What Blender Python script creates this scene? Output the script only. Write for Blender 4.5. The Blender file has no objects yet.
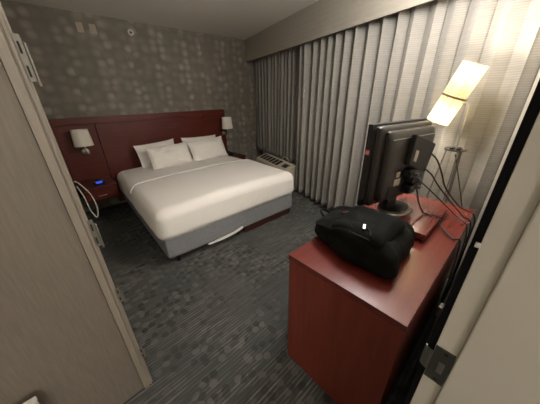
import bpy, bmesh, math, random
from mathutils import Vector, Matrix, noise
random.seed(7)
S = bpy.context.scene
COL = S.collection

# ------------------------------------------------------------------ camera
cam_d = bpy.data.cameras.new('camera')
cam = bpy.data.objects.new('camera', cam_d); COL.objects.link(cam)
R = Matrix(((0.7330, 0.2982, -0.6115), (-0.6800, 0.2972, -0.6702), (-0.0183, 0.9071, 0.4206)))
R = R.to_quaternion().normalized().to_matrix()
cam.matrix_world = Matrix.Translation((0, 0, 1.5)) @ R.to_4x4()
cam_d.sensor_width = 36; cam_d.lens = 36 * 229.5 / 540; cam_d.clip_start = 0.02
S.camera = cam

# ------------------------------------------------------------------ world, exposure, area lights
w = bpy.data.worlds.new('world'); S.world = w; w.use_nodes = True
w.node_tree.nodes['Background'].inputs[0].default_value = (0.9, 0.85, 0.8, 1)
w.node_tree.nodes['Background'].inputs[1].default_value = 0.0
S.view_settings.view_transform = 'Standard'
S.view_settings.look = 'None'
S.view_settings.gamma = 1
S.view_settings.use_curve_mapping = False
S.view_settings.exposure = 0.16
HALL_FILL_POWER = 245.0  # fill light of the added hallway globe
LAMP_POWER = 11.0
ROOM_FILL_POWER = 50.0  # fill light of the added ceiling lamp
SHADE_EMIT = .6

# ------------------------------------------------------------------ materials
def mat(name, col, rough=0.6, metal=0.0, spec=0.5, emit=None, es=0.0):
    m = bpy.data.materials.new(name); m.use_nodes = True
    b = m.node_tree.nodes['Principled BSDF']
    b.inputs['Base Color'].default_value = (*col, 1)
    b.inputs['Roughness'].default_value = rough
    b.inputs['Metallic'].default_value = metal
    b.inputs['Specular IOR Level'].default_value = spec
    if emit:
        b.inputs['Emission Color'].default_value = (*emit, 1); b.inputs['Emission Strength'].default_value = es
    return m
class N:
    def __init__(s, m): s.t = m.node_tree; s.b = s.t.nodes['Principled BSDF']
    def new(s, k, **kw):
        n = s.t.nodes.new(k)
        for a, v in kw.items():
            if a.startswith('i_'): n.inputs[a[2:].replace('_', ' ')].default_value = v
            else: setattr(n, a, v)
        return n
    def l(s, a, b): s.t.links.new(a, b)
    def coords(s, scale=(1, 1, 1), rot=(0, 0, 0), loc=(0, 0, 0)):
        tc = s.new('ShaderNodeTexCoord'); mp = s.new('ShaderNodeMapping')
        mp.inputs['Scale'].default_value = scale; mp.inputs['Rotation'].default_value = rot; mp.inputs['Location'].default_value = loc
        s.l(tc.outputs['Object'], mp.inputs[0]); return mp.outputs[0]
    def noise(s, vec, scale, detail=3, rough=.5):
        n = s.new('ShaderNodeTexNoise'); n.inputs['Scale'].default_value = scale; n.inputs['Detail'].default_value = detail
        n.inputs['Roughness'].default_value = rough
        s.l(vec, n.inputs['Vector']); return n.outputs[0]
    def ramp(s, f, stops):
        n = s.new('ShaderNodeValToRGB'); e = n.color_ramp.elements
        while len(e) < len(stops): e.new(0.5)
        for q, (p, c) in zip(e, stops):
            q.position = p; q.color = (*c, 1) if len(c) == 3 else c
        s.l(f, n.inputs[0]); return n.outputs[0]
    def math(s, op, a, b=None, c=None):
        n = s.new('ShaderNodeMath', operation=op)
        for i, x in enumerate((a, b, c)):
            if x is None: continue
            if isinstance(x, (int, float)): n.inputs[i].default_value = x
            else: s.l(x, n.inputs[i])
        return n.outputs[0]
    def mix(s, f, a, b, blend='MIX'):
        n = s.new('ShaderNodeMix', data_type='RGBA', blend_type=blend)
        for i, x in ((0, f), (6, a), (7, b)):
            if isinstance(x, (int, float)): n.inputs[i].default_value = x
            elif isinstance(x, tuple): n.inputs[i].default_value = (*x, 1)
            else: s.l(x, n.inputs[i])
        return n.outputs[2]
    def bump(s, h, strength=.3, dist=.01):
        n = s.new('ShaderNodeBump'); n.inputs['Strength'].default_value = strength; n.inputs['Distance'].default_value = dist
        s.l(h, n.inputs['Height']); s.l(n.outputs[0], s.b.inputs['Normal'])
    def color(s, c): s.l(c, s.b.inputs['Base Color'])

def wood(name, dark, light, rough, axis='x', scale=1.0, spec=.5):
    m = mat(name, dark, rough, spec=spec); n = N(m)
    sc = {'x': (1.2, 14, 14), 'y': (14, 1.2, 14), 'z': (14, 14, 1.2)}[axis]
    v = n.coords(tuple(a * scale for a in sc))
    f = n.noise(v, 3.0, 6, .6)
    n.color(n.ramp(f, [(.3, dark), (.7, light)]))
    n.bump(f, .06, .002)
    return m
M = {}
M['cherry'] = wood('cherry_wood', (.105, .017, .011), (.17, .033, .02), .33, 'x', .8)
M['cherry_z'] = wood('cherry_wood_upright', (.17, .029, .017), (.23, .044, .027), .38, 'z', .8)
M['cherry_top'] = wood('cherry_top', (.125, .017, .012), (.165, .027, .019), .25, 'x', .6)
M['headboard'] = wood('headboard_wood', (.085, .013, .009), (.13, .023, .014), .36, 'x', .8)
M['dark_wood'] = wood('dark_wood', (.05, .012, .009), (.07, .02, .014), .4, 'x')
M['door_wood'] = wood('grey_brown_door_wood', (.17, .145, .118), (.215, .185, .152), .55, 'z', 3.0)
M['frame_wood'] = wood('light_frame_wood', (.25, .215, .178), (.31, .268, .222), .5, 'z', 3.0)
M['ceiling'] = mat('ceiling_paint', (.74, .71, .66), .9)
M['cream'] = mat('cream_paint', (.55, .52, .455), .5)
M['cream_wall'] = mat('cream_wall_paint', (.52, .48, .40), .8)
M['black'] = mat('black_strip', (.004, .004, .004), .8, spec=.1)  # plain black for the strip beside the jamb
M['black_plastic'] = mat('black_plastic', (.009, .009, .010), .38)
M['black_matte'] = mat('black_matte_plastic', (.014, .013, .013), .6)
M['cherry_top'].node_tree.nodes['Principled BSDF'].inputs['Specular IOR Level'].default_value = .8
M['tv_back'] = mat('tv_back_plastic', (.030, .026, .024), .36)
M['screen'] = mat('screen_glass', (.01, .01, .012), .1)
M['chrome'] = mat('brushed_nickel', (.62, .58, .52), .28, 1.0)
M['steel'] = mat('dull_steel', (.34, .33, .31), .4, 1.0)
M['dark_steel'] = mat('dark_bronze_steel', (.10, .098, .09), .45, .8)
M['hinge_metal'] = mat('worn_hinge_metal', (.20, .19, .165), .5, .5)
M['pink'] = mat('pink_sticker', (.75, .10, .14), .5)
M['white_ink'] = mat('white_print', (.8, .75, .72), .6)
M['paper'] = mat('paper_label', (.5, .43, .36), .6)
M['plate'] = mat('beige_plastic', (.36, .30, .22), .5)
M['white_plastic'] = mat('white_plastic', (.62, .58, .52), .45)
M['ac'] = mat('beige_metal_housing', (.60, .54, .43), .45)
M['hole'] = mat('dark_opening', (.01, .01, .01), .8)
M['blue'] = mat('blue_display', (.0, .0, .02), .3, emit=(.03, .10, 1.0), es=2.2)
M['white_cable'] = mat('white_cable_rubber', (.27, .255, .225), .5)
M['grey_cable'] = mat('grey_cable_rubber', (.10, .10, .10), .5)
M['rubber'] = mat('black_cable_rubber', (.012, .011, .011), .45)
M['lamp_metal'] = mat('lamp_metal', (.17, .15, .14), .38, .9)
M['band'] = mat('bronze_band', (.16, .10, .08), .4, .6)
M['bag_patch'] = mat('dull_red_patch', (.11, .025, .025), .8)

# cloths
m = mat('white_cotton', (.87, .835, .80), .85); n = N(m)
v = n.coords((1, 1, 1)); n.bump(n.noise(v, 9, 4, .6), .25, .02); M['linen'] = m
m = mat('pillow_cotton', (.84, .80, .75), .85); n = N(m)
v = n.coords((1, 1, 1)); n.bump(n.noise(v, 12, 3, .5), .3, .02); M['pillow'] = m
m = mat('grey_box_spring_fabric', (.23, .235, .25), .9); n = N(m)
v = n.coords((1, 1, 6)); f = n.noise(v, 30, 3); n.color(n.ramp(f, [(.3, (.19, .195, .21)), (.7, (.27, .275, .29))])); M['grey_fabric'] = m
m = mat('black_nylon', (.010, .011, .010), .85, spec=.12); n = N(m)
v = n.coords((1, 1, 1)); f = n.noise(v, 260, 2); n.color(n.ramp(n.noise(v, 14, 4), [(.3, (.004, .005, .004)), (.75, (.011, .012, .010))])); n.bump(f, .3, .002); M['nylon'] = m

# wallpaper: soft pale discs gathered in upright bands on a brown-grey ground
m = mat('dotted_wallpaper', (.15, .13, .10), .75, spec=.25); n = N(m)
v = n.coords((1, 1, 1))
sep = n.new('ShaderNodeSeparateXYZ'); n.l(v, sep.inputs[0])
cmb = n.new('ShaderNodeCombineXYZ'); n.l(sep.outputs[0], cmb.inputs[0]); n.l(sep.outputs[2], cmb.inputs[1])
def dots(sx, sy, off, lo, hi, rnd=.55):
    mp = n.new('ShaderNodeMapping'); mp.inputs['Scale'].default_value = (sx, sy, 1); mp.inputs['Location'].default_value = (off, off * .37, 0)
    n.l(cmb.outputs[0], mp.inputs[0])
    vo = n.new('ShaderNodeTexVoronoi', voronoi_dimensions='2D'); vo.inputs['Scale'].default_value = 1; vo.inputs['Randomness'].default_value = rnd
    n.l(mp.outputs[0], vo.inputs['Vector'])
    return n.ramp(vo.outputs['Distance'], [(lo, (1, 1, 1)), (hi, (0, 0, 0))]), vo.outputs['Color']
d1, c1 = dots(8.5, 9.5, 0, .14, .56)
d2, c2 = dots(7.0, 8.0, 3.3, .15, .56, .8)
band = n.math('SINE', n.math('MULTIPLY', sep.outputs[0], 17.5)); band = n.math('MULTIPLY_ADD', band, .30, .55)
nz = n.noise(v, 1.6, 3); nz2 = n.noise(v, 5, 3)
s1 = n.new('ShaderNodeSeparateColor'); n.l(c1, s1.inputs[0]); s2 = n.new('ShaderNodeSeparateColor'); n.l(c2, s2.inputs[0])
a1 = n.math('MULTIPLY', n.math('MULTIPLY', d1, s1.outputs[0]), band)
a2 = n.math('MULTIPLY', n.math('MULTIPLY', d2, s2.outputs[0]), .6)
ground = n.mix(nz, (.135, .132, .105), (.215, .18, .15))
c = n.mix(n.math('MULTIPLY', a1, .95), ground, (.43, .39, .34))
c = n.mix(a2, c, (.27, .255, .215))
n.color(c); M['wallpaper'] = m

# carpet: charcoal with fine pale ribs along the room and scattered leaf-like spots
m = mat('ribbed_carpet', (.03, .03, .03), .95, spec=.1); n = N(m)
v = n.coords((1, 1, 1)); sep = n.new('ShaderNodeSeparateXYZ'); n.l(v, sep.inputs[0])
rib = n.math('SINE', n.math('MULTIPLY', sep.outputs[1], 2 * math.pi / .021))
rib = n.math('MULTIPLY_ADD', rib, .5, .5); rib = n.math('POWER', rib, 2.0)
seg = n.noise(n.coords((4.5, 48, 1)), 1.0, 2, .6)
segr = n.ramp(seg, [(.40, (0, 0, 0)), (.66, (1, 1, 1))])
patch = n.ramp(n.noise(n.coords((1, 1, 1), loc=(2.3, 1.1, 0)), 1.7, 2), [(.35, (.15, .15, .15)), (.65, (1, 1, 1))])
lines = n.math('MULTIPLY', n.math('MULTIPLY', rib, segr), patch)
def cdots(sc, off, lo, hi):
    vo = n.new('ShaderNodeTexVoronoi', voronoi_dimensions='2D'); vo.inputs['Scale'].default_value = sc; vo.inputs['Randomness'].default_value = .9
    n.l(n.coords((1, 1.15, 1), loc=(off, off, 0)), vo.inputs['Vector'])
    sc_ = n.new('ShaderNodeSeparateColor'); n.l(vo.outputs['Color'], sc_.inputs[0])
    return n.ramp(vo.outputs['Distance'], [(lo, (1, 1, 1)), (hi, (0, 0, 0))]), sc_.outputs[0], sc_.outputs[1]
dd, r1, r2 = cdots(18, 0, .38, .50)
lightd = n.math('MULTIPLY', dd, n.math('GREATER_THAN', r1, .66))
darkd = n.math('MULTIPLY', dd, n.math('LESS_THAN', r1, .33))
pm = n.ramp(n.noise(n.coords((1, 1, 1), loc=(7, 4, 0)), 1.5, 2), [(.40, (.1, .1, .1)), (.55, (1, 1, 1))])
base = n.mix(n.noise(v, 2.2, 3), (.042, .043, .042), (.076, .074, .070))
c = n.mix(n.math('MULTIPLY', lines, .95), base, (.27, .25, .215))
c = n.mix(n.math('MULTIPLY', n.math('MULTIPLY', lightd, pm), .6), c, (.15, .14, .125))
c = n.mix(n.math('MULTIPLY', n.math('MULTIPLY', darkd, pm), .62), c, (.016, .018, .017))
fz = n.noise(v, 320, 2)
c = n.mix(.35, c, n.mix(fz, (0, 0, 0), (.14, .14, .14)), 'ADD')
n.color(n.mix(1.0, c, (.84, .87, .87), 'MULTIPLY')); n.bump(n.math('ADD', rib, fz), .4, .004); M['carpet'] = m

# curtain cloth with fine crosswise ribs
def curtain_mat(name, a, b, rib_s):
    m = mat(name, a, .85, spec=.2); n = N(m)
    v = n.coords((1, 1, 1)); sep = n.new('ShaderNodeSeparateXYZ'); n.l(v, sep.inputs[0])
    r = n.math('MULTIPLY_ADD', n.math('SINE', n.math('MULTIPLY', sep.outputs[2], 2 * math.pi / rib_s)), .25, .6)
    f = n.math('MULTIPLY', r, n.math('ADD', n.noise(n.coords((8, 8, 60)), 1, 2), .3))
    n.color(n.mix(f, a, b)); n.bump(r, .22, .003); return m
M['curtain'] = curtain_mat('ribbed_curtain_cloth', (.225, .212, .19), (.36, .34, .308), .014)
M['curtain2'] = curtain_mat('ribbed_curtain_cloth_painted_shade', (.19, .178, .158), (.30, .283, .253), .014)  # same cloth darkened: shade of the set-back corner put into the colour
M['valance'] = curtain_mat('valance_cloth', (.31, .285, .24), (.35, .32, .27), .05)

# glowing lamp shade
m = bpy.data.materials.new('pleated_glowing_shade'); m.use_nodes = True; t = m.node_tree
for q in list(t.nodes): t.nodes.remove(q)
out = t.nodes.new('ShaderNodeOutputMaterial'); add = t.nodes.new('ShaderNodeAddShader'); add2 = t.nodes.new('ShaderNodeMixShader')
tr = t.nodes.new('ShaderNodeBsdfTranslucent'); df = t.nodes.new('ShaderNodeBsdfDiffuse'); em = t.nodes.new('ShaderNodeEmission')
tc = t.nodes.new('ShaderNodeTexCoord'); vo = t.nodes.new('ShaderNodeTexVoronoi'); vo.inputs['Scale'].default_value = 75; vo.inputs['Randomness'].default_value = .25
rp = t.nodes.new('ShaderNodeValToRGB'); rp.color_ramp.elements[0].color = (.24, .20, .105, 1); rp.color_ramp.elements[1].color = (.50, .46, .33, 1)
rp.color_ramp.elements[0].position = .15; rp.color_ramp.elements[1].position = .5
t.links.new(tc.outputs['Object'], vo.inputs['Vector']); t.links.new(vo.outputs['Distance'], rp.inputs[0])
for q in (tr, df, em): t.links.new(rp.outputs[0], q.inputs['Color'])
em.inputs['Strength'].default_value = SHADE_EMIT * .45
add2.inputs[0].default_value = .35
t.links.new(tr.outputs[0], add2.inputs[1]); t.links.new(df.outputs[0], add2.inputs[2])
t.links.new(add2.outputs[0], add.inputs[0]); t.links.new(em.outputs[0], add.inputs[1]); t.links.new(add.outputs[0], out.inputs[0])
M['shade_lit'] = m
M['bulb'] = mat('lit_bulb', (1, .9, .7), .5, emit=(1, .80, .50), es=14)
M['shade_off'] = mat('white_fabric_shade', (.80, .75, .66), .8)
M['added_lamp'] = mat('added_lamp_glass', (1, 1, 1), .5, emit=(1.0, .86, .68), es=3)  # glowing glass shared by the two added fill lamps

# ------------------------------------------------------------------ mesh helpers
ORG = {}
def obj(name, bm, m, parent=None, smooth=False, label=None, kind=None):
    root = parent
    while root is not None and root.parent is not None: root = root.parent
    o_ = Vector(ORG.get(root.name, (0, 0, 0))) if root else Vector()
    if root:
        for vv in bm.verts: vv.co -= o_
    bmesh.ops.recalc_face_normals(bm, faces=bm.faces)
    me = bpy.data.meshes.new(name); bm.to_mesh(me); bm.free()
    if smooth:
        for p in me.polygons: p.use_smooth = True
        me.set_sharp_from_angle(angle=math.radians(40))
    me.materials.append(M[m] if isinstance(m, str) else m)
    o = bpy.data.objects.new(name, me); COL.objects.link(o)
    if parent: o.parent = parent
    if label: o['label'] = label
    if kind: o['kind'] = kind
    return o
def struct(name, bm, m, smooth=False): return obj(name, bm, m, None, smooth, None, 'structure')
def thing(name, label, cat, loc, group=None):
    o = bpy.data.objects.new(name, None); COL.objects.link(o); o.location = loc; o.empty_display_size = .05
    o['label'] = label; o['category'] = cat
    if group: o['group'] = group
    ORG[o.name] = loc
    return o
def tag(o, label, cat, group=None):
    o['label'] = label; o['category'] = cat
    if group: o['group'] = group
    return o
def B(): return bmesh.new()
def box(bm, x0, x1, y0, y1, z0, z1, bev=0.0, mx=None, seg=2):
    t = bmesh.new(); bmesh.ops.create_cube(t, size=1)
    for v in t.verts: v.co = Vector(((x0 + x1) / 2 + v.co.x * (x1 - x0), (y0 + y1) / 2 + v.co.y * (y1 - y0), (z0 + z1) / 2 + v.co.z * (z1 - z0)))
    if bev: bmesh.ops.bevel(t, geom=t.edges[:], offset=bev, segments=seg, affect='EDGES', profile=.6)
    if mx is not None: bmesh.ops.transform(t, matrix=mx, verts=t.verts)
    merge(bm, t); return bm
def merge(bm, t):
    me = bpy.data.meshes.new('tmp'); t.to_mesh(me); t.free(); bm.from_mesh(me); bpy.data.meshes.remove(me)
def tube(bm, pts, r, n=8, cap=True):
    pts = [Vector(p) for p in pts]
    rs = r if isinstance(r, (list, tuple)) else [r] * len(pts)
    rings = []; prev = None
    for i, p in enumerate(pts):
        d = (pts[min(i + 1, len(pts) - 1)] - pts[max(i - 1, 0)]).normalized()
        if prev is None:
            a = d.orthogonal().normalized()
        else:
            a = prev - d * prev.dot(d); a = a.normalized() if a.length > 1e-6 else d.orthogonal().normalized()
        prev = a; b = d.cross(a)
        rings.append([bm.verts.new(p + (a * math.cos(2 * math.pi * k / n) + b * math.sin(2 * math.pi * k / n)) * rs[i]) for k in range(n)])
    for i in range(len(rings) - 1):
        for k in range(n): bm.faces.new((rings[i][k], rings[i][(k + 1) % n], rings[i + 1][(k + 1) % n], rings[i + 1][k]))
    if cap:
        bm.faces.new(rings[0][::-1]); bm.faces.new(rings[-1])
    return bm
def smooth_pts(pts, k=8):
    pts = [Vector(p) for p in pts]; out = []
    P = [pts[0]] + pts + [pts[-1]]
    for i in range(1, len(P) - 2):
        p0, p1, p2, p3 = P[i - 1], P[i], P[i + 1], P[i + 2]
        for j in range(k):
            t = j / k
            out.append(.5 * ((2 * p1) + (p2 - p0) * t + (2 * p0 - 5 * p1 + 4 * p2 - p3) * t * t + (-p0 + 3 * p1 - 3 * p2 + p3) * t ** 3))
    out.append(pts[-1]); return out
def lathe(bm, prof, c=(0, 0, 0), n=32, mx=None, sx=1, sy=1):
    t = bmesh.new(); rings = []
    for r, z in prof:
        rings.append([t.verts.new((r * sx * math.cos(2 * math.pi * k / n), r * sy * math.sin(2 * math.pi * k / n), z)) for k in range(n)])
    for i in range(len(rings) - 1):
        for k in range(n): t.faces.new((rings[i][k], rings[i][(k + 1) % n], rings[i + 1][(k + 1) % n], rings[i + 1][k]))
    if mx is not None: bmesh.ops.transform(t, matrix=mx, verts=t.verts)
    for v in t.verts: v.co += Vector(c)
    bmesh.ops.remove_doubles(t, verts=t.verts, dist=1e-6)
    merge(bm, t); return bm
def rbox(bm, size, r, n=20, fn=None, mx=None, drop_bottom=False):
    """rounded box centred on the origin, finely divided so fn can push its points"""
    t = bmesh.new(); bmesh.ops.create_cube(t, size=2)
    bmesh.ops.subdivide_edges(t, edges=t.edges[:], cuts=n, use_grid_fill=True)
    hx, hy, hz = size[0] / 2, size[1] / 2, size[2] / 2
    rr = min(r, hx, hy, hz)
    for v in t.verts:
        p = Vector((v.co.x * hx, v.co.y * hy, v.co.z * hz))
        for i, h in enumerate((hx, hy, hz)):     # denser rows near the edges
            s = p[i] / h; p[i] = h * math.copysign(abs(math.sin(abs(s) * math.pi / 2)) * .6 + abs(s) * .4, s)
        q = Vector((max(-hx + rr, min(hx - rr, p.x)), max(-hy + rr, min(hy - rr, p.y)), max(-hz + rr, min(hz - rr, p.z))))
        d = p - q
        v.co = q + d.normalized() * rr if d.length > 1e-9 else p
    if drop_bottom:
        bmesh.ops.delete(t, geom=[f for f in t.faces if all(abs(v.co.z + hz) < 1e-5 for v in f.verts)], context='FACES')
    if fn:
        for v in t.verts: v.co = fn(v.co.copy())
    if mx is not None: bmesh.ops.transform(t, matrix=mx, verts=t.verts)
    merge(bm, t); return bm
def quadbox(bm, pts, n, th):
    """slab from 4 corner points, thickened along n"""
    n = Vector(n) * th; a = [bm.verts.new(Vector(p)) for p in pts]; b = [bm.verts.new(Vector(p) + n) for p in pts]
    bm.faces.new(a); bm.faces.new(b[::-1])
    for i in range(4): bm.faces.new((a[i], b[i], b[(i + 1) % 4], a[(i + 1) % 4]))
    return bm
def prism(bm, poly, z0, z1):
    a = [bm.verts.new((x, y, z0)) for x, y in poly]; b = [bm.verts.new((x, y, z1)) for x, y in poly]
    bm.faces.new(a); bm.faces.new(b[::-1]); k = len(poly)
    for i in range(k): bm.faces.new((a[i], b[i], b[(i + 1) % k], a[(i + 1) % k]))
    return bm
H = 1.5
def px(x, yx, zx): return Vector((x, x * yx, H + x * zx))

# ------------------------------------------------------------------ the room
YB, ZC = 4.03, 2.437
K = .268                                             # the window wall runs at an angle to the bed wall
def wx(y, o=0.0): return 3.136 - K * (YB - y) + o    # face of the valance, plus an offset outwards
struct('floor', box(B(), -1.6, 3.75, -3.2, 4.2, -.1, 0), 'carpet')
struct('ceiling', box(B(), -1.6, 3.75, -3.2, 4.2, ZC, ZC + .1), 'ceiling')
struct('wall_far', box(B(), -.12, 3.75, YB, YB + .12, 0, ZC), 'wallpaper')
struct('wall_left', box(B(), -.12, -.002, 1.11, YB, 0, ZC), 'cream_wall')
def slab_w(o0, o1, y0, y1, z0, z1): return prism(B(), [(wx(y0, o0), y0), (wx(y0, o1), y0), (wx(y1, o1), y1), (wx(y1, o0), y1)], z0, z1)
struct('wall_right', slab_w(.34, .46, -.12, YB, 0, ZC), 'cream_wall')
# doorway wall: frame with jamb, black strip and thin corner
bm = B(); box(bm, .515, 2.6, -.12, .0095, 0, ZC); struct('wall_front', bm, 'cream_wall')
bm = B(); box(bm, .50, .56, -.043, -.0035, 0, 2.1, .001); box(bm, .494, .56, -.30, -.043, 0, 2.1, .003); struct('trim_1', bm, 'cream')
bm = B(); box(bm, .5005, .515, -.0035, .0095, 0, 2.1); struct('trim_2', bm, 'black')
bm = B(); box(bm, 2.06, 2.35, .0096, .055, 0, 2.089); struct('trim_3', bm, 'cream')
struct('wall_hall_right', box(B(), .56, .68, -3.2, -.12, 0, ZC), 'cream_wall')
struct('wall_hall_back', box(B(), -1.6, .68, -3.2, -3.08, 0, ZC), 'cream_wall')
struct('wall_hall_left', box(B(), -1.6, -1.48, -3.08, 1.05, 0, ZC), 'cream_wall')
bm = B(); box(bm, -1.48, -.98, 1.05, 1.17, 0, ZC); box(bm, -.98, -.04, 1.06, 1.17, 2.09, ZC); struct('wall_door', bm, 'cream_wall')
# the wooden door on the left
d = struct('door_1', box(B(), -.95, -.0405, 1.045, 1.088, .008, 2.08, .002), 'door_wood')
bm = B()
box(bm, -.0395, -.014, 1.041, 1.10, 0, 2.09, .0015); box(bm, -.014, -.008, 1.049, 1.10, 0, 2.09); box(bm, -.008, -.001, 1.043, 1.10, 0, 2.09, .001); box(bm, -.001, .006, 1.052, 1.10, 0, 2.09)
struct('trim_4', bm, 'frame_wood')
for z in (1.55, .955, .64, .22):
    hh = .06 if z > .9 else .04
    bm = B(); box(bm, .001, .018, 1.050, 1.054, z, z + 2 * hh, .0008)
    hg = obj('hinge', bm, 'hinge_metal', d, label='grey steel hinge leaf')
    bm = B()
    for k in range(2): box(bm, .006, .011, 1.0485, 1.0502, z + .012 + k * hh, z + .042 + k * hh if hh > .05 else z + .030 + k * hh)
    obj('hinge_slot', bm, 'hole', hg)
    bm = B(); tube(bm, [(.0215, 1.052, z - .012), (.0215, 1.052, z + 2 * hh - .02)], .0035); obj('hinge_pin', bm, 'hinge_metal', hg, True)
# strike plate and bumper on the frame
sp = obj('strike_plate', B(), 'dark_steel')
bpy.data.objects.remove(sp)
J = bpy.data.objects['trim_1']
bm = B(); zc = .925
box(bm, .4965, .5002, -.0415, -.0045, zc - .055, zc + .055, .001)
pl = obj('strike_plate', bm, 'dark_steel', J, label='dark metal strike plate')
bm = B(); q = [(.4968, -.006), (.4962, .001), (.499, .008), (.504, .013), (.506, .012), (.501, .006), (.4985, .001), (.499, -.006)]
prism(bm, q, zc - .03, zc + .035); obj('strike_lip', bm, 'steel', pl)
bm = B(); rbox(bm, (.002, .012, .036), .006, 4, mx=Matrix.Translation((.4958, -.026, zc - .002))); obj('bolt_hole', bm, 'steel', pl, True)
for dz in (-.045, .045):
    bm = B(); lathe(bm, [(0, 0), (.004, 0), (.004, .001), (0, .001)], (.4955, -.026, zc + dz), 12, Matrix.Rotation(math.pi / 2, 4, 'Y')); obj('screw', bm, 'hole', pl)
bm = B(); box(bm, .498, .506, -.005, .0035, 1.246, 1.256, .001); obj('bumper', bm, 'white_plastic', J, label='small white bumper')

# unseen globe lamp added in the hallway as fill light from behind the camera
HLX, HLY, HLZ = -.60, -2.35, 1.95
hl = thing('added_globe_lamp', 'added unseen fill lamp with a white glass globe standing in the hallway behind the doorway', 'floor lamp', (HLX, HLY, 0))
bm = B(); lathe(bm, [(0, 0), (.14, 0), (.14, .015), (.02, .03), (.012, .05), (.012, HLZ - .15), (.05, HLZ - .13), (.05, HLZ - .115), (0, HLZ - .115)], (HLX, HLY, 0), 24); obj('stand', bm, 'chrome', hl, True)
bm = B(); lathe(bm, [(.14 * math.sin(a * math.pi / 16), -.14 * math.cos(a * math.pi / 16)) for a in range(17)], (HLX, HLY, HLZ + .02), 32); g_ = obj('fill_globe', bm, 'added_lamp', hl, True)
ld = bpy.data.lights.new('hall_fill_light', 'POINT'); ld.shadow_soft_size = .17; ld.energy = HALL_FILL_POWER; ld.color = (1.0, .955, .90)
lo = bpy.data.objects.new('hall_fill_light', ld); COL.objects.link(lo); lo.location = (HLX, HLY, HLZ + .02); 

# unseen flush ceiling lamp added above the dresser to brighten the room
RLX, RLY = 1.60, .62
cl = thing('added_ceiling_lamp', 'added unseen round flush fill lamp on the ceiling above the dresser', 'added fill lamp', (RLX, RLY, ZC))
bm = B(); lathe(bm, [(.0, -.075), (.10, -.068), (.155, -.045), (.17, -.012), (0, -.012)], (RLX, RLY, ZC), 32); obj('fill_glass', bm, 'added_lamp', cl, True)
bm = B(); lathe(bm, [(0, -.0115), (.18, -.0115), (.18, -.0005), (0, -.0005)], (RLX, RLY, ZC), 32); obj('mount', bm, 'chrome', cl, True)
ld = bpy.data.lights.new('room_fill_light', 'POINT'); ld.shadow_soft_size = .15; ld.energy = ROOM_FILL_POWER; ld.color = (1.0, .96, .92)
lo = bpy.data.objects.new('room_fill_light', ld); COL.objects.link(lo); lo.location = (RLX, RLY, ZC - .26)
# ------------------------------------------------------------------ valance and curtains
va = obj('window_valance', slab_w(0, .02, .016, YB - .001, 2.09, ZC - .001), 'valance')
tag(va, 'long beige fabric valance box running under the ceiling above the curtains', 'valance')
def curtain(y0, y1, off, amp, pitch, z0, z1, m, seed, label, sq=1.0):
    rnd = random.Random(seed); bm = B(); nz = 26; ny = int((y1 - y0) / .0085)
    nf = int((y1 - y0) / pitch) + 3
    xs = [0.0]
    for i in range(nf): xs.append(xs[-1] + pitch * rnd.uniform(.75, 1.25))
    am = [rnd.uniform(.65, 1.15) for _ in xs]
    grid = []
    for j in range(nz + 1):
        tz = j / nz; row = []
        for i in range(ny + 1):
            y = y0 + (y1 - y0) * i / ny; u = y - y0 + .02 * noise.noise(Vector((y * 1.5, tz * 1.2, seed)))
            u = max(0, min(xs[-1] - 1e-4, u))
            k = max(q for q in range(len(xs)) if xs[q] <= u); k = min(k, len(xs) - 2)
            ph = (u - xs[k]) / (xs[k + 1] - xs[k])
            s = math.sin(2 * math.pi * ph); a = am[k]
            s = math.copysign(abs(s) ** sq, s)
            spread = .75 + .4 * (1 - tz)
            o = off + amp * a * spread * s + .012 * noise.noise(Vector((y * 5, tz * 2.2, seed + 5)))
            lean = .012 * (1 - tz) * noise.noise(Vector((y * 9, 1, seed)))
            row.append(bm.verts.new((wx(y, o) , y + lean + .018 * math.sin(4 * math.pi * ph) * (1 - 2 * abs(.5 - ph)), z0 + (z1 - z0) * tz)))
        grid.append(row)
    for j in range(nz):
        for i in range(ny): bm.faces.new((grid[j][i], grid[j][i + 1], grid[j + 1][i + 1], grid[j + 1][i]))
    o = obj('curtain', bm, m, None, True)
    so = o.modifiers.new('thick', 'SOLIDIFY'); so.thickness = .003
    tag(o, label, 'curtain', 'curtains along the window wall'); return o
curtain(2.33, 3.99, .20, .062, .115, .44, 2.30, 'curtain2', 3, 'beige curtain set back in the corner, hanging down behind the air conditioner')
curtain(.90, 2.38, .118, .078, .135, .015, 2.30, 'curtain', 11, 'widest deep-folded beige curtain reaching the floor in the middle of the window wall')
curtain(.03, .93, .130, .042, .15, .015, 2.30, 'curtain', 21, 'softly folded beige curtain behind the lit floor lamp')
rail = obj('curtain_rail', slab_w(.11, .19, .03, 3.99, 2.305, 2.325), 'white_plastic'); tag(rail, 'straight curtain rail hidden behind the beige valance', 'rail')

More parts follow.
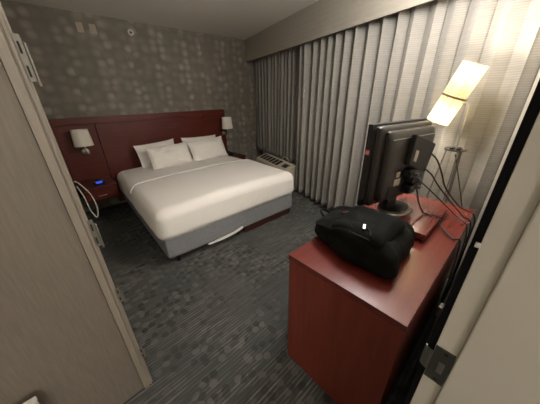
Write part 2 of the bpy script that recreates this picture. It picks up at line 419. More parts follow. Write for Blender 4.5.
# ------------------------------------------------------------------ wall air conditioner under the corner curtain
def ac():
    y0, y1 = 2.44, 3.52
    t = thing('air_conditioner', 'beige wall air conditioner with black slotted top beside the bed under the window', 'air conditioner', (wx(3, -.06), 3.0, 0))
    def prof(y, pts): return [(wx(y, o), y, z) for o, z in pts]
    pr = [(.14, .0), (-.10, .0), (-.14, .03), (-.14, .36), (-.12, .385), (.14, .435)]
    bm = B(); a = [bm.verts.new(p) for p in prof(y0, pr)]; b = [bm.verts.new(p) for p in prof(y1, pr)]
    bm.faces.new(a); bm.faces.new(b[::-1])
    for i in range(6): bm.faces.new((a[i], b[i], b[(i + 1) % 6], a[(i + 1) % 6]))
    bmesh.ops.bevel(bm, geom=bm.edges[:], offset=.006, segments=2, affect='EDGES')
    obj('housing', bm, 'ac', t)
    def topz(o): return .385 + (o + .12) / .26 * .05
    def patch(ya, yb, o0, o1, up=.003):
        q = [(wx(ya, o0), ya, topz(o0)), (wx(ya, o1), ya, topz(o1)), (wx(yb, o1), yb, topz(o1)), (wx(yb, o0), yb, topz(o0))]
        return quadbox(B(), q, (0, 0, 1), up)
    for k in range(6):
        ya = 2.80 + k * .115
        obj('air_outlet', patch(ya, ya + .085, -.08, .09), 'hole', t)
    # fins in the outlets
    cp = obj('control_lid', patch(2.50, 2.73, -.10, .11, .006), 'ac', t)
    obj('control_panel', patch(2.54, 2.68, -.06, .05, .009), 'dark_steel', cp)
    bm = B()
    for k in range(14):
        z = .05 + k * .02
        q = [(wx(y0 + .05, -.142), y0 + .05, z), (wx(y1 - .05, -.142), y1 - .05, z), (wx(y1 - .05, -.142), y1 - .05, z + .009), (wx(y0 + .05, -.142), y0 + .05, z + .009)]
        quadbox(bm, q, (-1, 0, 0), .003)
    obj('intake_grille', bm, 'ac', t)
    return t
ac()
bm = B(); tube(bm, smooth_pts([(wx(2.62, .10), 2.62, .437), (wx(2.62, .09), 2.64, .50), (wx(2.62, .06), 2.70, .545), (wx(2.62, .04), 2.73, .50)], 6), .005)
o = obj('curtain_wand', bm, 'white_plastic', None, True); tag(o, 'thin bent white curtain wand sticking up behind the air conditioner lid', 'rod')

# ------------------------------------------------------------------ headboard, sconces, wall fittings
hb = thing('headboard', 'long dark cherry wood headboard fixed to the patterned wall behind the bed', 'headboard', (1.3, YB - .03, 0))
def hpan(name, x0, x1, z0, z1, y0, m='headboard'): return obj(name, box(B(), x0, x1, y0, YB - .001, z0, z1, .002), m, hb)
hpan('side_panel', .03, .462, .25, 1.20, YB - .05)
hpan('center_panel', .470, 2.055, .05, 1.20, YB - .055)
hpan('side_panel', 2.063, 2.49, .25, 1.20, YB - .05)
obj('top_rail', box(B(), .03, 2.50, YB - .075, YB - .001, 1.202, 1.285, .004), 'headboard', hb)
obj('edge_strip', box(B(), 2.492, 2.50, YB - .06, YB - .001, .25, 1.20), 'headboard', hb)
def sconce(cx, label):
    y = YB - .055
    t = thing('wall_sconce', label, 'wall lamp', (cx, y, .86), 'sconces on the headboard')
    bm = B(); lathe(bm, [(0, 0), (.045, 0), (.045, .008), (.038, .018), (.014, .024), (0, .024)], (cx, y, .86), 24, Matrix.Rotation(math.pi / 2, 4, 'X')); wp = obj('wall_plate', bm, 'chrome', t, True)
    bm = B(); lathe(bm, [(0, 0), (.012, 0), (.012, .02), (0, .02)], (cx + .03, y - .018, .84), 12, Matrix.Rotation(math.pi / 2, 4, 'X')); obj('switch', bm, 'chrome', wp, True)
    bm = B(); tube(bm, smooth_pts([(cx, y - .02, .86), (cx, y - .08, .855), (cx, y - .13, .88), (cx, y - .14, .93), (cx, y - .14, 1.02)], 8), .008, 10); obj('arm', bm, 'chrome', t, True)
    bm = B(); n_ = 32; rings = []
    for r, z in [(.104, .955), (.090, 1.155), (.088, 1.155), (.102, .955), (.104, .955)]:
        rings.append([bm.verts.new((cx + r * math.cos(2 * math.pi * k / n_), y - .14 + r * .85 * math.sin(2 * math.pi * k / n_), z)) for k in range(n_)])
    for i in range(4):
        for k in range(n_): bm.faces.new((rings[i][k], rings[i][(k + 1) % n_], rings[i + 1][(k + 1) % n_], rings[i + 1][k]))
    bmesh.ops.remove_doubles(bm, verts=bm.verts, dist=1e-6)
    sh = obj('lamp_shade', bm, 'shade_off', t, True)
    bm = B(); tube(bm, [(cx - .086, y - .14, 1.03), (cx + .086, y - .14, 1.03)], .003, 6); obj('shade_fitter', bm, 'chrome', sh)
sconce(.272, 'unlit white-shaded chrome wall sconce on the headboard above the alarm clock')
sconce(2.505 - .05, 'unlit white-shaded chrome wall sconce at the right end of the headboard beyond the pillows')
def sensor(cx, lab):
    t = thing('wall_plate', lab, 'wall plate', (cx, YB, 2.285), 'beige plates high on the wall')
    obj('plate', box(B(), cx - .035, cx + .035, YB - .012, YB - .0005, 2.235, 2.335, .004), 'plate', t)
    obj('cover', box(B(), cx - .017, cx + .017, YB - .017, YB - .0125, 2.255, 2.315, .003), 'plate', t)
sensor(.635, 'beige rectangular wall plate high on the patterned wall, the one farther from the round detector')
sensor(.765, 'beige rectangular wall plate high on the patterned wall, the one nearer the round detector')
t = thing('round_detector', 'small white ring-shaped detector high on the patterned wall near the ceiling', 'detector', (1.195, YB, 2.305))
rx = Matrix.Rotation(math.pi / 2, 4, 'X')
bm = B(); lathe(bm, [(.014, .0), (.038, .0), (.036, .012), (.022, .018), (.014, .010), (.014, 0)], (1.195, YB - .0005, 2.305), 24, rx); obj('ring', bm, 'white_plastic', t, True)
bm = B(); lathe(bm, [(0, .001), (.0135, .001), (.011, .006), (0, .007)], (1.195, YB - .0005, 2.305), 16, rx); obj('eye', bm, 'hole', t, True)

# ------------------------------------------------------------------ night stands
def nightstand(x0, x1, label):
    y0, y1 = 3.53, YB - .057
    t = thing('nightstand', label, 'nightstand', ((x0 + x1) / 2, (y0 + y1) / 2, .29), 'night stands either side of the bed')
    obj('body', box(B(), x0 + .008, x1 - .008, y0 + .016, y1, .29, .45, .002), 'dark_wood', t)
    obj('top', box(B(), x0, x1, y0, y1, .4505, .472, .003), 'headboard', t)
    dr = obj('drawer', box(B(), x0 + .012, x1 - .012, y0 + .002, y0 + .0155, .30, .442, .002), 'headboard', t)
    bm = B(); cx = (x0 + x1) / 2
    tube(bm, [(cx - .045, y0 + .002, .36), (cx - .045, y0 - .02, .36), (cx + .045, y0 - .02, .36), (cx + .045, y0 + .002, .36)], .005); obj('handle', bm, 'chrome', dr, True)
nightstand(.07, .452, 'dark cherry floating nightstand left of the bed under the glowing clock')
nightstand(2.27, 2.62, 'dark cherry floating nightstand right of the bed holding the telephone')
t = thing('alarm_clock', 'black alarm clock with glowing blue digits on the left nightstand', 'clock', (.265, 3.66, .472))
obj('case', box(B(), .215, .335, 3.62, 3.70, .4725, .532, .008), 'black_plastic', t, True)
bm = B()
def seg7(bm, x, z, s, on, y):
    w, h, th = s * .5, s, s * .13
    R_ = {'a': (0, h - th, w, h), 'd': (0, 0, w, th), 'g': (0, h / 2 - th / 2, w, h / 2 + th / 2), 'f': (0, h / 2, th, h), 'e': (0, 0, th, h / 2), 'b': (w - th, h / 2, w, h), 'c': (w - th, 0, w, h / 2)}
    for k in on:
        a = R_[k]; box(bm, x + a[0], x + a[2], y - .002, y, z + a[1], z + a[3])
for i, on in enumerate(('bc', 'abcdef', 'abged', 'abgcd')):
    seg7(bm, .235 + i * .018 + (.006 if i > 1 else 0), .496, .024, on, 3.619)
box(bm, .2705, .2735, 3.617, 3.619, .501, .505); box(bm, .2705, .2735, 3.617, 3.619, .511, .515)
obj('display', bm, 'blue', t)
t = thing('telephone', 'black desk telephone on the nightstand beyond the pillows by the air conditioner', 'telephone', (2.36, 3.78, .472))
bm = B(); quadbox(bm, [(2.27, 3.70, .4725), (2.45, 3.70, .4725), (2.45, 3.87, .4725), (2.27, 3.87, .4725)], (0, 0, 1), .035); 
for v in bm.verts:
    if v.co.z > .48 and v.co.y > 3.8: v.co.z += .035
bmesh.ops.bevel(bm, geom=bm.edges[:], offset=.004, segments=2, affect='EDGES'); obj('base', bm, 'black_plastic', t)
bm = B(); tube(bm, smooth_pts([(2.30, 3.71, .53), (2.297, 3.73, .553), (2.297, 3.80, .572), (2.30, 3.87, .58), (2.305, 3.885, .56)], 5), [.018] * 4 + [.013] * 13 + [.018] * 4, 10); obj('handset', bm, 'black_plastic', t, True)
bm = B()
for i in range(3):
    for j in range(4): box(bm, 2.35 + i * .025, 2.366 + i * .025, 3.72 + j * .028, 3.738 + j * .028, .513 + j * .0115, .519 + j * .0115)
obj('keypad', bm, 'tv_back', t)

# ------------------------------------------------------------------ bed
BR = Matrix.Translation((1.312, 1.92, 0)) @ Matrix.Rotation(math.radians(-2.0), 4, 'Z')   # foot centre; bed stands slightly askew
def bedw(p): return BR @ Vector(p)
bed = thing('bed', 'king bed with grey fabric box spring and white mattress against the headboard', 'bed', tuple(bedw((0, 1, 0))))
W2 = .855
L = 1.995
bm = B(); box(bm, -.70, .72, .12, L - .05, .0, .075, 0, BR); box(bm, .06, .80, .03, .12, .012, .075, 0, BR); obj('plinth', bm, 'dark_wood', bed)
for sx in (-.74, .0, .83):
    bm = B(); lathe(bm, [(0, 0), (.02, 0), (.022, .075), (0, .075)], tuple(bedw((sx if sx else -.02, .075, 0))), 12); obj('leg', bm, 'black_plastic', bed, True)
bm = B(); rbox(bm, (W2 * 2 - .02, L - .005, .265), .035, 16, lambda p: p + Vector((0, 0, 0)) + p.normalized() * .004 * noise.noise(p * 5), BR @ Matrix.Translation((0, L / 2 + .008, .078 + .1325))); bs = obj('box_spring', bm, 'grey_fabric', bed, True)
bm = B()
pts = [(-.44, .002, .083), (-.30, -.012, .095), (-.12, -.014, .11), (.0, -.006, .128), (.005, -.004, .105), (-.1, -.01, .084), (-.25, -.01, .074), (-.42, 0, .072)]
a = [bm.verts.new(bedw((x, y, z))) for x, y, z in pts]; b = [bm.verts.new(bedw((x, y + .012, z))) for x, y, z in pts]
bm.faces.new(a); bm.faces.new(b[::-1])
for i in range(8): bm.faces.new((a[i], b[i], b[(i + 1) % 8], a[(i + 1) % 8]))
obj('dust_cover', bm, 'linen', bs, label='loose white corner of cloth under the box spring')
bm = B(); rbox(bm, (W2 * 2 - .01, L - .005, .185), .07, 14, None, BR @ Matrix.Translation((0, L / 2 + .008, .345 + .0925))); obj('mattress', bm, 'linen', bed, True)
# sheet over the mattress and the duvet
def duv(p):
    # p in duvet local space: centre of the box
    q = p.copy()
    if p.z < .05:
        k = (.05 - p.z)
        q.x += math.copysign(.05 * k, p.x); q.z += 0
        fr = .016 * noise.noise(Vector((p.x * 6, p.y * 6, 3))) * min(1, k * 5)
        q += Vector((math.copysign(fr, p.x) if abs(p.x) > W2 - .1 else 0, -abs(fr) if p.y < -.5 else 0, 0))
        if k > .25: q.z += .018 * noise.noise(Vector((p.x * 2.3, p.y * 2.3, 9)))
    else:
        q.z += .010 * noise.noise(Vector((p.x * 1.6, p.y * 1.6, 2))) + .005 * noise.noise(Vector((p.x * 6, p.y * 2.5, 7)))
        q.z += .024 * (1 - (p.x / W2) ** 2)
    return q
DH = .33
bm = B(); rbox(bm, (W2 * 2 + .045, 1.02, DH), .105, 40, duv, BR @ Matrix.Translation((0, .51 - .022, .600 - DH / 2)), True)
# remove the hidden head-end wall of the duvet shell and lower its lip
o = obj('duvet', bm, 'linen', None, True); tag(o, 'smooth white duvet draped over the foot half of the bed', 'duvet')
bm = B(); rbox(bm, (W2 * 2 + .03, 1.06, DH - .01), .10, 30, lambda p: duv(p) - Vector((0, 0, .045 * (p.y + .53) / 1.06 if p.z > -.1 else 0)), BR @ Matrix.Translation((0, .90 + .53, .588 - (DH - .01) / 2)), True)
o = obj('bed_sheet', bm, 'linen', None, True); tag(o, 'white sheet covering the head half of the bed under the pillows', 'sheet')
# folded hem where sheet and duvet meet
bm = B(); pts = []
for i in range(41):
    s = i / 40; x = (W2 + .020) * math.sin((s - .5) * math.pi)
    z = .598 + .024 * (1 - (x / W2) ** 2); d_ = max(0, abs(x) - (W2 + .022 - .105)); z -= .105 - math.sqrt(max(0, .105 ** 2 - d_ * d_))
    pts.append(bedw((x, .93 + .035 * math.sin(s * 3) + .01 * noise.noise(Vector((x * 3, 0, 0))), z)))
tube(bm, pts, .008, 8); o = obj('folded_hem', bm, 'linen', bpy.data.objects['duvet'], True)

def pillow(name_label, c, size, tilt, yaw, roll, seed, th=.17):
    w, h = size; bm = B(); n_ = 26; top = []; bot = []
    for s_, arr in ((1, top), (-1, bot)):
        for j in range(n_ + 1):
            row = []
            for i in range(n_ + 1):
                u, v = 2 * i / n_ - 1, 2 * j / n_ - 1
                e = (max(0, 1 - u * u) ** .45) * (max(0, 1 - v * v) ** .45)
                pin = 1 - .07 * (1 - abs(u) ** 3) * (abs(v) ** 3); pin2 = 1 - .06 * (1 - abs(v) ** 3) * (abs(u) ** 3)
                x = u * w / 2 * pin2; y = v * h / 2 * pin
                z = s_ * th / 2 * e * (1 + .12 * noise.noise(Vector((u * 2.2, v * 2.2, seed)))) + .014 * noise.noise(Vector((u * 3.5, v * 3.5, seed + 4))) * e
                row.append(bm.verts.new((x, y, z)))
            arr.append(row)
    for arr in (top, bot):
        for j in range(n_):
            for i in range(n_): bm.faces.new((arr[j][i], arr[j][i + 1], arr[j + 1][i + 1], arr[j + 1][i]))
    bmesh.ops.remove_doubles(bm, verts=bm.verts, dist=1e-5)
    mx = Matrix.Translation(c) @ Matrix.Rotation(math.radians(yaw), 4, 'Z') @ Matrix.Rotation(math.radians(tilt), 4, 'X') @ Matrix.Rotation(math.radians(roll), 4, 'Z')
    bmesh.ops.transform(bm, matrix=mx, verts=bm.verts)
    o = obj('pillow', bm, 'pillow', None, True); tag(o, name_label, 'pillow', 'white pillows against the headboard'); return o
pillow('white pillow leaning on the headboard behind the left front pillow, one corner showing', (1.12, 3.74, .725), (.60, .36), 70, 0, 3, 1, .13)
pillow('white pillow leaning on the headboard behind the right front pillow', (1.84, 3.74, .725), (.64, .36), 70, 0, -2, 2, .13)
pillow('plump white front pillow on the left, nearer the alarm clock', (1.215, 3.50, .712), (.63, .345), 66, 1, 1, 3, .20)
pillow('plump white front pillow on the right, overlapping its neighbour, nearer the telephone', (1.835, 3.50, .715), (.63, .35), 66, -3, 3, 4, .20)

# ------------------------------------------------------------------ dresser and what stands on it
DX0, DX1, DY0, DY1, DZ = .685, 1.915, .078, .622, .785
dr = thing('dresser', 'low cherry red wooden dresser carrying the television and black backpack', 'dresser', ((DX0 + DX1) / 2, (DY0 + DY1) / 2, 0))
obj('carcass', box(B(), DX0 + .004, DX1 - .004, DY0 + .004, DY1 - .006, 0, DZ - .0305, .002), 'cherry_z', dr)
obj('top', box(B(), DX0, DX1, DY0, DY1, DZ - .03, DZ, .002), 'cherry_top', dr)
for i in range(2):
    for j in range(3):
        xa = DX0 + .02 + i * .60; za = .05 + j * .235
        q = obj('drawer', box(B(), xa, xa + .585, DY1 - .0055, DY1 + .012, za, za + .225, .002), 'cherry', dr)
        bm = B(); tube(bm, [(xa + .24, DY1 + .012, za + .11), (xa + .24, DY1 + .032, za + .11), (xa + .345, DY1 + .032, za + .11), (xa + .345, DY1 + .012, za + .11)], .004); obj('handle', bm, 'chrome', q, True)
t = thing('swivel_board', 'thick cherry red board lying on the dresser under the television', 'board', (1.5, .34, DZ))
obj('board_top', box(B(), 1.25, 1.745, .195, .475, DZ + .022, DZ + .052, .002), 'cherry_top', t)
obj('board_base', box(B(), 1.265, 1.73, .205, .465, DZ + .0005, DZ + .0215), 'dark_wood', t)
BZ = DZ + .052
# television, screen towards the bed, back towards the doorway
TA = math.radians(-12)
TM = Matrix.Translation((1.20, .56, 0)) @ Matrix.Rotation(TA, 4, 'Z')       # local x along the screen, local -y out of the back
TW = .495
tv = thing('television', 'black flat television seen from behind, its back facing the doorway', 'television', tuple(TM @ Vector((TW / 2, -.05, BZ))))
bm = B(); box(bm, 0, TW, -.030, 0, .905, 1.36, .008, TM); obj('front_bezel', bm, 'black_plastic', tv, True)
bm = B(); box(bm, .03, TW - .03, .0005, .002, .955, 1.335, 0, TM); obj('screen', bm, 'screen', tv)
bm = B()
rbox(bm, (TW - .012, .05, .437), .022, 10, None, TM @ Matrix.Translation((TW / 2, -.0515, 1.1325))); obj('back_shell', bm, 'tv_back', tv, True)
bm = B()
rbox(bm, (TW - .07, .05, .385), .018, 10, lambda p: p + Vector((0, .012 if p.z > .15 and p.y < 0 else 0, 0)), TM @ Matrix.Translation((TW / 2 + .012, -.0885, 1.135))); bc = obj('rear_cover', bm, 'tv_back', tv, True)
bm = B(); box(bm, .06, TW - .04, -.1165, -.113, 1.285, 1.289, 0, TM); obj('cover_ridge', bm, 'steel', bc)
bm = B(); box(bm, .10, TW - .08, -.1165, -.1125, .955, 1.03, .001, TM); obj('vent_panel', bm, 'black_matte', bc)
bm = B(); box(bm, -.0025, .0005, -.048, -.006, .95, 1.335, .0008, TM); sp = obj('side_panel', bm, 'black_matte', tv)
bm = B(); box(bm, -.0035, -.0024, -.034, -.010, 1.205, 1.232, 0, TM); st = obj('sticker', bm, 'pink', sp, label='small pink square sticker')
bm = B()
for q in ((-.031, -.029, 1.211, 1.226), (-.026, -.024, 1.211, 1.226), (-.021, -.019, 1.213, 1.222), (-.016, -.014, 1.211, 1.226), (-.031, -.024, 1.217, 1.219)):
    box(bm, -.0042, -.0034, q[0], q[1], q[2], q[3], 0, TM)
obj('sticker_print', bm, 'white_ink', st)
bm = B()
for k in range(6): box(bm, -.0045, -.0024, -.040, -.014, 1.125 - k * .024, 1.136 - k * .024, .001, TM)
obj('button', bm, 'black_plastic', sp)
bm = B(); box(bm, .150, .180, -.1165, -.1135, 1.075, 1.105, 0, TM); obj('label_plate', bm, 'paper', bc, label='small pale paper label')
bm = B(); box(bm, .14, .195, -.1165, -.1135, 1.02, 1.065, 0, TM); obj('label_plate', bm, 'paper', bc, label='larger pale paper label')
for k, (xx) in enumerate((.12, .30, .46)):
    bm = B(); lathe(bm, [(0, 0), (.004, 0), (.003, .002), (0, .002)], tuple(TM @ Vector((xx, -.045, 1.3515))), 10); obj('screw', bm, 'hole', tv)
c0 = TM @ Vector((TW / 2 + .03, -.075, 0))
bm = B(); lathe(bm, [(0, 0), (.126, 0), (.13, .004), (.122, .012), (.10, .014), (0, .015)], (c0.x, c0.y, BZ + .0005), 40, None, 1.0, .72); obj('stand_foot', bm, 'steel', tv, True)
bm = B(); lathe(bm, [(0, .0152), (.097, .0152), (.09, .019), (0, .021)], (c0.x, c0.y, BZ + .0005), 40, None, 1.0, .72); obj('foot_pad', bm, 'black_plastic', tv, True)
bm = B(); box(bm, TW / 2 - .075, TW / 2 + .015, -.085, -.03, BZ + .015, .93, .006, TM); obj('stand_neck', bm, 'black_plastic', tv, True)
# box hung askew on the back of the television
nb = (TM.to_3x3() @ Vector((0, -1, 0)))
q = [Vector((1.372, .377, 1.304)), Vector((1.591, .331, 1.233)), Vector((1.554, .339, 1.074)), Vector((1.366, .378, 1.146))]
t = thing('receiver_box', 'flat black receiver box hanging askew on the back of the television', 'receiver', tuple((q[0] + q[1] + q[2] + q[3]) / 4))
bm = B(); quadbox(bm, q, -nb, .026); bmesh.ops.bevel(bm, geom=bm.edges[:], offset=.003, segments=2, affect='EDGES'); obj('case', bm, 'black_matte', t)
bm = B(); cc = q[0].lerp(q[3], .5); quadbox(bm, [cc.lerp(q[1].lerp(q[2], .5), .15) + Vector((0, 0, .01)) + nb * .002, cc.lerp(q[1].lerp(q[2], .5), .30) + Vector((0, 0, .01)) + nb * .002, q[3].lerp(q[2], .30) + Vector((0, 0, .03)) + nb * .002, q[3].lerp(q[2], .15) + Vector((0, 0, .03)) + nb * .002], -nb, .004)
obj('label_plate', bm, 'paper', t, label='tiny pale label')
# plugs block under it
t = thing('connector_block', 'cluster of black plugs and adapters under the receiver box behind the television', 'adapter', tuple(TM @ Vector((.27, -.14, .99))))
for (x, z, w_, h_) in ((.20, 1.075, .08, .04), (.235, 1.04, .09, .04), (.27, .985, .07, .05), (.225, .975, .05, .05)):
    bm = B(); box(bm, x, x + w_, -.165, -.115, z, z + h_, .006, TM); obj('plug', bm, 'black_plastic', t, True)
    bm = B(); p = TM @ Vector((x + w_ / 2, -.165, z + h_ / 2)); tube(bm, [p, p + nb * .02], .007); obj('plug_end', bm, 'steel', t)

# cables
def cable(pts, r, m, label, k=8):
    bm = B(); tube(bm, smooth_pts(pts, k), r, 7)
    o = obj('cable', bm, m, None, True); tag(o, label, 'cable'); return o
cable([px(1.56, .212, -.205), px(1.60, .19, -.225), px(1.66, .165, -.27), px(1.70, .14, -.32), px(1.74, .085, -.375), (1.75, .062, .80), (1.75, .05, .60), (1.74, .045, .1)], .0045, 'rubber', 'black cable from the right edge of the receiver box, nearest the lamp legs')
cable([px(1.545, .222, -.262), px(1.60, .195, -.28), px(1.65, .165, -.315), px(1.66, .12, -.36), px(1.68, .07, -.405), (1.70, .06, .75), (1.69, .045, .4), (1.66, .04, .05)], .0045, 'rubber', 'black cable curving from the lower corner of the receiver box to the wall gap')
cable([px(1.50, .245, -.31), px(1.54, .23, -.312), px(1.60, .20, -.33), px(1.64, .15, -.365), px(1.64, .09, -.41), px(1.60, .045, -.445), (1.58, .05, .55), (1.56, .04, .05)], .004, 'rubber', 'black cable arching from the plug cluster across to the dresser back edge')
cable([(1.46, .335, .99), (1.45, .31, .93), (1.47, .285, .87), (1.50, .27, BZ + .006), (1.50, .20, BZ + .008), (1.47, .17, DZ + .02), (1.40, .10, DZ + .007), (1.38, .062, DZ - .01), (1.37, .045, .4), (1.36, .04, .03)], .0045, 'rubber', 'black cable dropping from the television and lying over the board')
cable([px(2.03, .145, -.195), (2.01, .25, 1.0), (1.99, .2, .88), (1.98, .14, .72), (1.96, .06, .5), (1.96, .05, .02)], .0035, 'rubber', 'thin black lamp cord dropping from the lamp tray')
cable([(1.76, .03, .60), (1.60, .028, .52), (1.3, .028, .47), (1.15, .028, .40), (1.10, .028, .2), (1.09, .028, .01)], .006, 'grey_cable', 'grey cord running in the gap between the dresser and the wall')
cable([(.012, 1.105, 1.22), (.025, 1.115, 1.20), (.045, 1.12, 1.15), (.050, 1.12, 1.09), (.038, 1.11, 1.055), (.026, 1.11, 1.09), (.022, 1.105, 1.15), (.012, 1.105, 1.20)], .0022, 'white_cable', 'pale cord looped over the edge of the wooden door frame')

# outlet on the rear wall behind the dresser
t = thing('wall_outlet', 'grey wall socket low in the gap behind the dresser', 'outlet', (1.12, .0095, .55))
obj('plate', box(B(), 1.07, 1.17, 0.0097, .018, .48, .62, .002), 'white_plastic', t)
bm = B(); box(bm, 1.10, 1.14, .0205, .040, .52, .58, .004); obj('plug', bm, 'steel', t)

# ------------------------------------------------------------------ backpack
bp = thing('backpack', 'black nylon backpack slumped on the near end of the cherry dresser', 'backpack', (1.03, .45, DZ))
def bagfn(p, hx=.19, hy=.235, hz=.085):
    u, v, w_ = p.x / hx, p.y / hy, p.z / hz
    q = p.copy()
    if w_ > -.6:
        k = (w_ + .6) / 1.6
        q.x *= 1 - .16 * k; q.y *= 1 - .12 * k
        q.z += k * (.022 * (1 - u * u) * (1 - v * v) - .035 * max(0, v) ** 2 - .02 * max(0, -v) ** 3)
        q.z += k * (.016 * noise.noise(Vector((p.x * 9, p.y * 7, 1))) + .013 * noise.noise(Vector((p.x * 22, p.y * 14, 5))))
    q.x += .010 * noise.noise(Vector((p.y * 8, p.z * 14, 3))) * abs(u); q.y += .014 * noise.noise(Vector((p.x * 9, p.z * 12, 8))) * abs(v)
    q.x += .03 * v * (1 if v > 0 else .3)
    tv_ = max(0, v + .2) ** 1.5
    q.x += (.075 if w_ < 0 else .075 * (1 - .65 * min(1, w_ * 1.4))) * tv_ * (1 - u) / 2
    q.z = -hz + (q.z + hz) * (1 - .22 * tv_)
    return q
BM = Matrix.Translation((1.000, .440, DZ + .080)) @ Matrix.Rotation(math.radians(4), 4, 'Z')
bm = B(); rbox(bm, (.37, .485, .158), .05, 30, bagfn, BM); obj('main_body', bm, 'nylon', bp, True)
def pockfn(p):
    q = p.copy(); k = max(0, p.z / .04)
    q.x *= 1 - .12 * k; q.y *= 1 - .1 * k
    q.z += .012 * noise.noise(Vector((p.x * 12, p.y * 9, 11))) - .10 * max(0, abs(p.y) - .05) ** 1.5
    return q
PM = Matrix.Translation((.965, .385, DZ + .150)) @ Matrix.Rotation(math.radians(-6), 4, 'Z') @ Matrix.Rotation(math.radians(-5), 4, 'X') @ Matrix.Rotation(math.radians(-12), 4, 'Y')
bm = B(); rbox(bm, (.23, .27, .075), .034, 18, pockfn, PM); pk = obj('front_pocket', bm, 'nylon', bp, True)
bm = B(); tube(bm, smooth_pts([PM @ Vector(p) for p in ((-.10, -.10, .012), (-.105, -.03, .022), (-.102, .05, .022), (-.09, .11, .012), (-.03, .128, .012), (.05, .125, .012))], 6), .003, 6); obj('zipper', bm, 'black_matte', pk, True)
bpy.context.view_layer.update()
def on_bag(x, y):
    best = -1; nn = Vector((0, 0, 1))
    for o_ in bp.children:
        if o_.name.split('.')[0] in ('main_body', 'front_pocket'):
            m_ = Matrix.Translation(bp.location)
            ok, p, n_, _ = o_.ray_cast(m_.inverted() @ Vector((x, y, 2)), Vector((0, 0, -1)))
            if ok and (m_ @ p).z > best: best = (m_ @ p).z; nn = n_
    return Matrix.Translation((x, y, best)) @ nn.to_track_quat('Z', 'Y').to_matrix().to_4x4()
ZP = on_bag(.895, .365)
bm = B(); box(bm, -.006, .006, -.017, .017, .0005, .004, .001, ZP); obj('zipper_pull', bm, 'steel', pk, label='silver zipper pull')
bm = B(); tube(bm, smooth_pts([on_bag(.895 + a, .365 + b).translation + Vector((0, 0, .003)) for a, b in ((0, -.016), (-.012, -.032), (-.03, -.045))], 4), .0025, 6); obj('pull_cord', bm, 'black_matte', pk, True)
bm = B(); box(bm, -.026, .026, -.009, .009, -.001, .0025, .0005, on_bag(1.00, .515) @ Matrix.Rotation(math.radians(20), 4, 'Z')); obj('patch', bm, 'bag_patch', bp, label='dull red label patch')
bm = B(); tube(bm, smooth_pts([BM @ Vector(p) for p in ((.03, .205, -.01), (.045, .24, .012), (.075, .245, .015), (.09, .205, 0))], 6), .007, 8); obj('handle', bm, 'nylon', bp, True)
bm = B(); tube(bm, smooth_pts([BM @ Vector(p) for p in ((.165, .16, -.02), (.205, .10, -.04), (.21, -.05, -.05), (.17, -.14, -.06))], 6), .010, 8); obj('strap', bm, 'nylon', bp, True)

# ------------------------------------------------------------------ floor lamp with a tray
LX, LY = 2.03, .30
lp = thing('floor_lamp', 'slim metal floor lamp with tray and tilted glowing cylinder shade by the curtain', 'floor lamp', (LX, LY, 0))
TZ = 1.13
bm = B(); lathe(bm, [(0, 0), (.060, 0), (.066, .004), (.066, .012), (.060, .007), (0, .007)], (LX, LY, TZ), 36); obj('tray', bm, 'lamp_metal', lp, True)
bm = B(); tube(bm, [(LX, LY, TZ + .005), (LX, LY, 1.425)], .0045, 10); tube(bm, [(LX, LY, 1.425), (LX + .0, LY + .04, 1.437)], .0045, 10); obj('pole', bm, 'chrome', lp, True)
for a, rr in ((95, .155), (215, .10), (330, .10)):
    a = math.radians(a); ca, sa = math.cos(a), math.sin(a)
    bm = B()
    for off in (-.008, .008):
        tube(bm, [(LX + .05 * ca - off * sa, LY + .05 * sa + off * ca, TZ), (LX + rr * ca - off * sa, LY + rr * sa + off * ca, 0.0)], .0035, 8)
    obj('leg', bm, 'lamp_metal', lp, True)
bm = B(); lathe(bm, [(.074, 0), (.080, 0), (.080, .006), (.074, .006), (.074, 0)], (LX, LY, .62), 32); obj('leg_ring', bm, 'dark_steel', lp, True)
p0 = Vector((LX, .452, 1.312)); p1 = Vector((LX, .336, 1.655)); ax = (p1 - p0).normalized(); SL = (p1 - p0).length
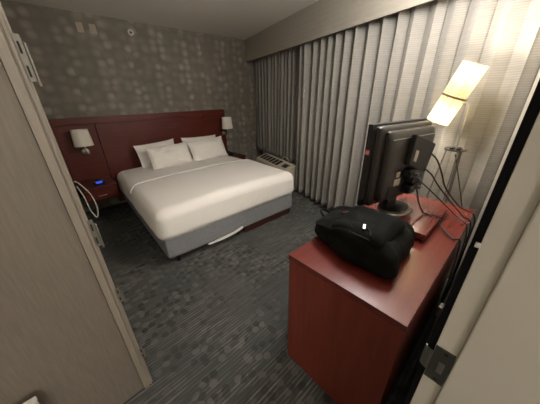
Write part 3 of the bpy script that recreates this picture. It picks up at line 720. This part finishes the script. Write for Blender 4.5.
SM = Matrix.Translation(p0) @ ax.to_track_quat('Z', 'Y').to_matrix().to_4x4()
SR = .070
def cyl(z0, z1, r): 
    bm = B(); lathe(bm, [(r, z0), (r, z0 + (z1 - z0) * .33), (r, z0 + (z1 - z0) * .66), (r, z1), (r - .0015, z1), (r - .0015, z0), (r, z0)], (0, 0, 0), 48, SM); return bm
obj('lamp_shade', cyl(0, SL * .455, SR), 'shade_lit', lp, True, label='lower glowing white cylinder shade')
obj('lamp_shade', cyl(SL * .475, SL, SR + .001), 'shade_lit', lp, True, label='upper glowing white cylinder shade')
obj('shade_band', cyl(SL * .450, SL * .482, SR + .003), 'band', lp, True)
for zz in (.27, .72):
    bm = B(); lathe(bm, [(.001, -.022), (.012, -.02), (.02, -.005), (.02, .006), (.011, .022), (.009, .035), (.001, .036)], (0, 0, 0), 16, SM @ Matrix.Translation((0, 0, SL * zz))); obj('bulb', bm, 'bulb', lp, True)
    l_ = bpy.data.lights.new('bulb_light', 'POINT'); l_.energy = LAMP_POWER; l_.color = (1.0, .90, .74); l_.shadow_soft_size = .03
    q_ = bpy.data.objects.new('bulb_light', l_); COL.objects.link(q_); q_.location = SM @ Vector((0, .0, SL * zz + (.05 if zz > .5 else -.05)))
t = thing('remote_control', 'small black remote lying on the lamp tray', 'remote', (LX - .005, LY + .012, TZ + .009))
obj('case', box(B(), LX - .045, LX + .02, LY - .028, LY - .008, TZ + .0072, TZ + .022, .003), 'black_plastic', t)
obj('case', box(B(), LX - .03, LX + .03, LY + .010, LY + .032, TZ + .0072, TZ + .020, .003), 'black_plastic', t)

# pale box standing at the foot of the wooden door
t = thing('storage_box', 'pale box whose corner shows at the bottom left by the wooden door', 'box', (-.40, .96, 0))
BXM = Matrix.Translation((-.385, .955, 0)) @ Matrix.Rotation(math.radians(0), 4, 'Z')
obj('box_body', box(B(), -.07, .032, -.08, .045, 0, .43, .003, BXM), 'white_plastic', t)
obj('box_lid', box(B(), -.073, .035, -.083, .048, .4305, .45, .003, BXM), 'white_plastic', t)
